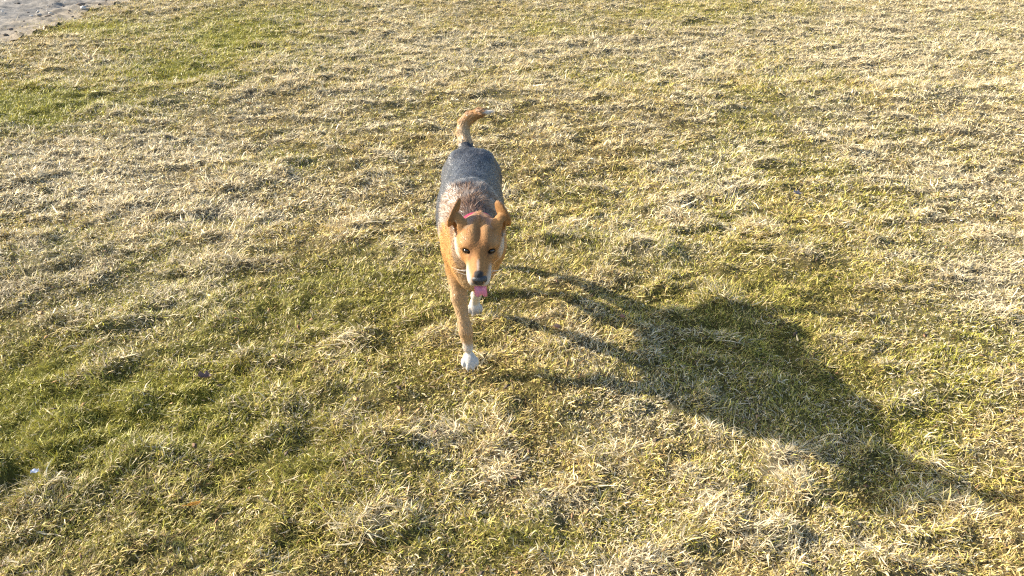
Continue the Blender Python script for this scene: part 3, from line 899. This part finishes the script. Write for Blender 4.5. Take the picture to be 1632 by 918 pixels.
    rows = [(.050, -.058, .012), (.075, -.058, .0155), (.090, -.0600, .0160), (.099, -.064, .0165), (.104, -.072, .0168), (.1045, -.080, .0160), (.1025, -.086, .0130), (.0990, -.0895, .0070)]
    TV, TF, m_ = [], [], 9
    for layer in (0, 1):
        for (f, w, hw_) in rows:
            for k_ in range(m_):
                t = k_ / (m_ - 1) * 2 - 1
                cup = .0065 * t * t - .0025 * math.exp(-(t / .18) ** 2)
                th = -.0032 * (1 - t ** 4) if layer else .0
                TV.append(head(t * hw_ + .0045 - .10 * min(0, w + .062) + .0008 * math.sin(9 * t + 90 * w), f + cup * .9 + th, w + (cup if w > -.068 else 0) + (th if w > -.068 else 0)))
    R_ = len(rows)
    for layer in (0, 1):
        for i in range(R_ - 1):
            for k_ in range(m_ - 1):
                b0 = layer * R_ * m_ + i * m_ + k_
                q = [b0, b0 + 1, b0 + m_ + 1, b0 + m_]
                TF.append(q if layer == 0 else q[::-1])
    o = R_ * m_
    for i in range(R_ - 1):
        for k_ in (0, m_ - 1):
            b0 = i * m_ + k_
            TF.append([b0, b0 + m_, b0 + m_ + o, b0 + o])
    for k_ in range(m_ - 1):
        b0 = (R_ - 1) * m_ + k_
        TF.append([b0, b0 + 1, b0 + 1 + o, b0 + o])
    mesh_object('tongue', np.array(TV) - RO, [4] * len(TF), np.array(TF).ravel(), tm, root)
    # ---- claws
    horn = plain_material('claw_horn', (.16, .12, .09), .35, .5)
    for p, f, up, s_ in claws:
        v, fs, fv = tube_mesh([p, p + f * .004 * s_ - up * .0015 * s_, p + f * .0078 * s_ - up * .0050 * s_], [.0027 * s_, .0022 * s_, .0006], 8)
        mesh_object('claw', v - RO, fs, fv, horn, root)
    # ---- whiskers
    wm = plain_material('whisker_hair', (.75, .70, .62), .4, .4)
    for s_ in (-1, 1):
        for i in range(4):
            p0 = head(s_ * (.024 + .002 * (i % 3)), .055 + .006 * (i % 4), -.036 - .006 * (i // 3))
            dr = hdir(s_ * .9, -.12 - .1 * (i % 3), -.35 + .16 * (i % 4))
            ln = .040 + .006 * (i % 3)
            pts = [p0 + dr * ln * t + hdir(0, -.012, -.006) * t * t for t in (0, .35, .7, 1.0)]
            v, fs, fv = tube_mesh(pts, [.0004, .00032, .00025, .00012], 4)
            mesh_object('whisker', v - RO, fs, fv, wm, root)
    # ---- collar
    cm = plain_material('collar_webbing', (.24, .012, .055), .75, .3, bump_scale=700, bump=.4)
    cc = np.array([-.106, 2.180, .546])
    axd = np.array([-.05, .98, .16]); axd /= np.linalg.norm(axd)
    side = np.array([1.0, .1, 0]); side -= axd * (side @ axd); side /= np.linalg.norm(side)
    upv = np.cross(side, axd); upv = upv if upv[2] > 0 else -upv
    K = 56; CV, CF = [], []
    xs, ys, zs = D.ax
    def sdf(p):
        i = [int(np.clip(np.searchsorted(a_, q) - 1, 0, len(a_) - 2)) for a_, q in zip(D.ax, p)]
        return float(D.f[i[0], i[1], i[2]])
    for k_ in range(K):
        q = 2 * math.pi * k_ / K
        dr = side * math.cos(q) + upv * math.sin(q)
        r = .03
        while r < .13 and sdf(cc + dr * r) < 0: r += .001
        r += -.004 + .009 * smooth(.55, .85, math.sin(q))
        for off_, rr in ((-.0085, r + .0020), (.0085, r + .0020), (.0085, r + .0045), (-.0085, r + .0045)):
            CV.append(cc + dr * rr + axd * off_)
    CV = np.array(CV).reshape(K, 4, 3)
    for _ in range(3): CV = (np.roll(CV, 1, 0) + 2 * CV + np.roll(CV, -1, 0)) / 4
    CV = CV.reshape(-1, 3)
    for k_ in range(K):
        j = (k_ + 1) % K
        for e in range(4):
            CF.append([k_ * 4 + e, j * 4 + e, j * 4 + (e + 1) % 4, k_ * 4 + (e + 1) % 4])
    collar = mesh_object('collar', CV - RO, [4] * len(CF), np.array(CF).ravel(), cm, root, shade_smooth=False)
build_dog()

# ------------------------------------------------------------------ fallen leaves and litter lying on the grass
def leaf(px, py, length, width, yaw, tilt, curl, color, label, category, lift=.028, lobes=0, seed=0, name='fallen_leaf'):
    x, y = ground_at(px, py, .02)
    x, y = float(x), float(y)
    z = float(relief(np.array([x]), np.array([y]))[0]) + lift
    r = np.random.default_rng(seed)
    nu, nv = 14, 7
    T, B, F = [], [], []
    for i in range(nu + 1):
        t = i / nu
        w = width * .5 * math.sin(math.pi * min(1, t ** .8)) ** .75 if 0 < t < 1 else .0006
        if lobes: w *= 1 + .38 * math.sin(t * math.pi * 2 * lobes)
        for k in range(nv):
            q = k / (nv - 1) * 2 - 1
            p = np.array([(t - .5) * length, q * w, curl * (q * q * w * .9 + (t - .5) ** 2 * length * .9) - .0015 * math.exp(-(q / .2) ** 2) + .0012 * r.normal()])
            T.append(p)
    T = np.array(T)
    V = np.concatenate([T, T - [0, 0, .0007]])
    m = len(T)
    for i in range(nu):
        for k in range(nv - 1):
            b = i * nv + k
            F.append([b, b + nv, b + nv + 1, b + 1]); F.append([b + m, b + m + 1, b + m + nv + 1, b + m + nv])
    edge = [k for k in range(nv)] + [i * nv + nv - 1 for i in range(1, nu + 1)] + [nu * nv + k for k in range(nv - 2, -1, -1)] + [i * nv for i in range(nu - 1, 0, -1)]
    for a, b in zip(edge, edge[1:] + edge[:1]): F.append([a, b, b + m, a + m])
    mt = plain_material(name + '_surface', color, .6, .4, bump_scale=350, bump=.5, var=.35)
    root = bpy.data.objects.new(name, None); col.objects.link(root)
    root.empty_display_size = .03
    root.location = (x, y, z); root.rotation_euler = (tilt, tilt * .4, yaw)
    mesh_object('blade', V, [4] * len(F), np.array(F).ravel(), mt, root)
    if name == 'fallen_leaf':
        pts = [(-length * .5 + length * .1 * k - .012, .0008 * math.sin(k), curl * ((length * .1 * k / length - .5) ** 2) * length * .9 + .001) for k in range(0, 9)]
        v, fs, fv = tube_mesh(pts, [.0009] * 8 + [.0004], 5)
        mesh_object('stalk', v, fs, fv, mt, root)
    tag(root, label, category)
leaf(310, 803, .036, .0105, .62, .35, .35, (.80, .33, .04), 'narrow orange fallen leaf lying in the green grass at lower left', 'leaf', seed=1)
leaf(328, 606, .044, .026, .15, .25, 1.1, (.17, .105, .085), 'crumpled dark brown fallen leaf in the grass at left', 'leaf', lobes=2, seed=2)
leaf(887, 530, .030, .020, .3, .45, 1.2, (.55, .30, .18), 'curled pinkish brown fallen leaf at the edge of the leg shadows', 'leaf', seed=3)
leaf(991, 516, .020, .014, -.2, .5, 1.0, (.42, .20, .13), 'small reddish fallen leaf beside the belly shadow of the dog', 'leaf', seed=4)
leaf(397, 165, .034, .016, .1, .4, .6, (.50, .25, .06), 'small amber fallen leaf on the pale grass at upper left', 'leaf', seed=5)
leaf(1269, 317, .050, .030, .1, .35, .9, (.30, .24, .22), 'shrivelled grey brown fallen leaf on the right side of the field', 'leaf', lobes=2, seed=6)
def scrap():
    x, y = [float(v) for v in ground_at(58, 757, .01)]
    z = float(relief(np.array([x]), np.array([y]))[0]) + .022
    V, F, nx_, ny_ = [], [], 8, 5
    r = np.random.default_rng(9)
    for i in range(nx_):
        for k in range(ny_):
            V.append(((i / (nx_ - 1) - .5) * .022 * (1 - .12 * k / ny_), (k / (ny_ - 1) - .5) * .012, .002 * math.sin(i * 1.3 + k) + .0006 * r.normal()))
    m = len(V); V = V + [(a, b, c - .0006) for a, b, c in V]
    for i in range(nx_ - 1):
        for k in range(ny_ - 1):
            b = i * ny_ + k
            F.append([b, b + ny_, b + ny_ + 1, b + 1]); F.append([b + m, b + m + 1, b + m + ny_ + 1, b + m + ny_])
    o = mesh_object('paper_scrap', V, [4] * len(F), np.array(F).ravel(), plain_material('crumpled_paper', (.62, .64, .72), .5, .4, bump_scale=300, bump=.4))
    o.location = (x, y, z); o.rotation_euler = (.35, .1, .45)
    tag(o, 'small crumpled white scrap of litter in the shaded hollow at lower left', 'litter')
scrap()
def debris():
    # tiny dead fragments nobody could count
    n = 700
    y = 1.1 * (11.5 / 1.1) ** rng.random(n)
    x = (rng.random(n) * 2 - 1) * (.62 * y + .7)
    z = relief(x, y) + .014 + .008 * rng.random(n)
    a = rng.random(n) * 6.283
    L = .006 + .010 * rng.random(n); W = L * (.25 + .3 * rng.random(n))
    d = np.stack([np.cos(a), np.sin(a), rng.normal(0, .3, n)], 1); s_ = np.stack([-np.sin(a), np.cos(a), rng.normal(0, .3, n)], 1)
    P = np.stack([x, y, z], 1)
    V = np.stack([P - d * L[:, None], P - s_ * W[:, None] + [0, 0, .002], P + d * L[:, None], P + s_ * W[:, None] + [0, 0, .002], P - [0, 0, .0015]], 1).reshape(-1, 3)
    k = np.arange(n)[:, None] * 5
    F = np.concatenate([k + np.array([0, 1, 2]), k + np.array([0, 2, 3]), k + np.array([0, 4, 1]), k + np.array([1, 4, 2]), k + np.array([2, 4, 3]), k + np.array([3, 4, 0])], 1)
    pal = np.array([[.16, .10, .06], [.26, .15, .08], [.10, .075, .055], [.40, .25, .12]])
    C = np.repeat(pal[rng.integers(0, 4, n)], 5, 0)
    o = mesh_object('leaf_debris', V, np.full(n * 6, 3), F.ravel(), col_material('dead_leaf_bits', rough=.8, spec=.2), colors=C, shade_smooth=False)
    tag(o, 'scattered brown bits of dead leaf caught in the grass', 'debris', kind='stuff')
debris()
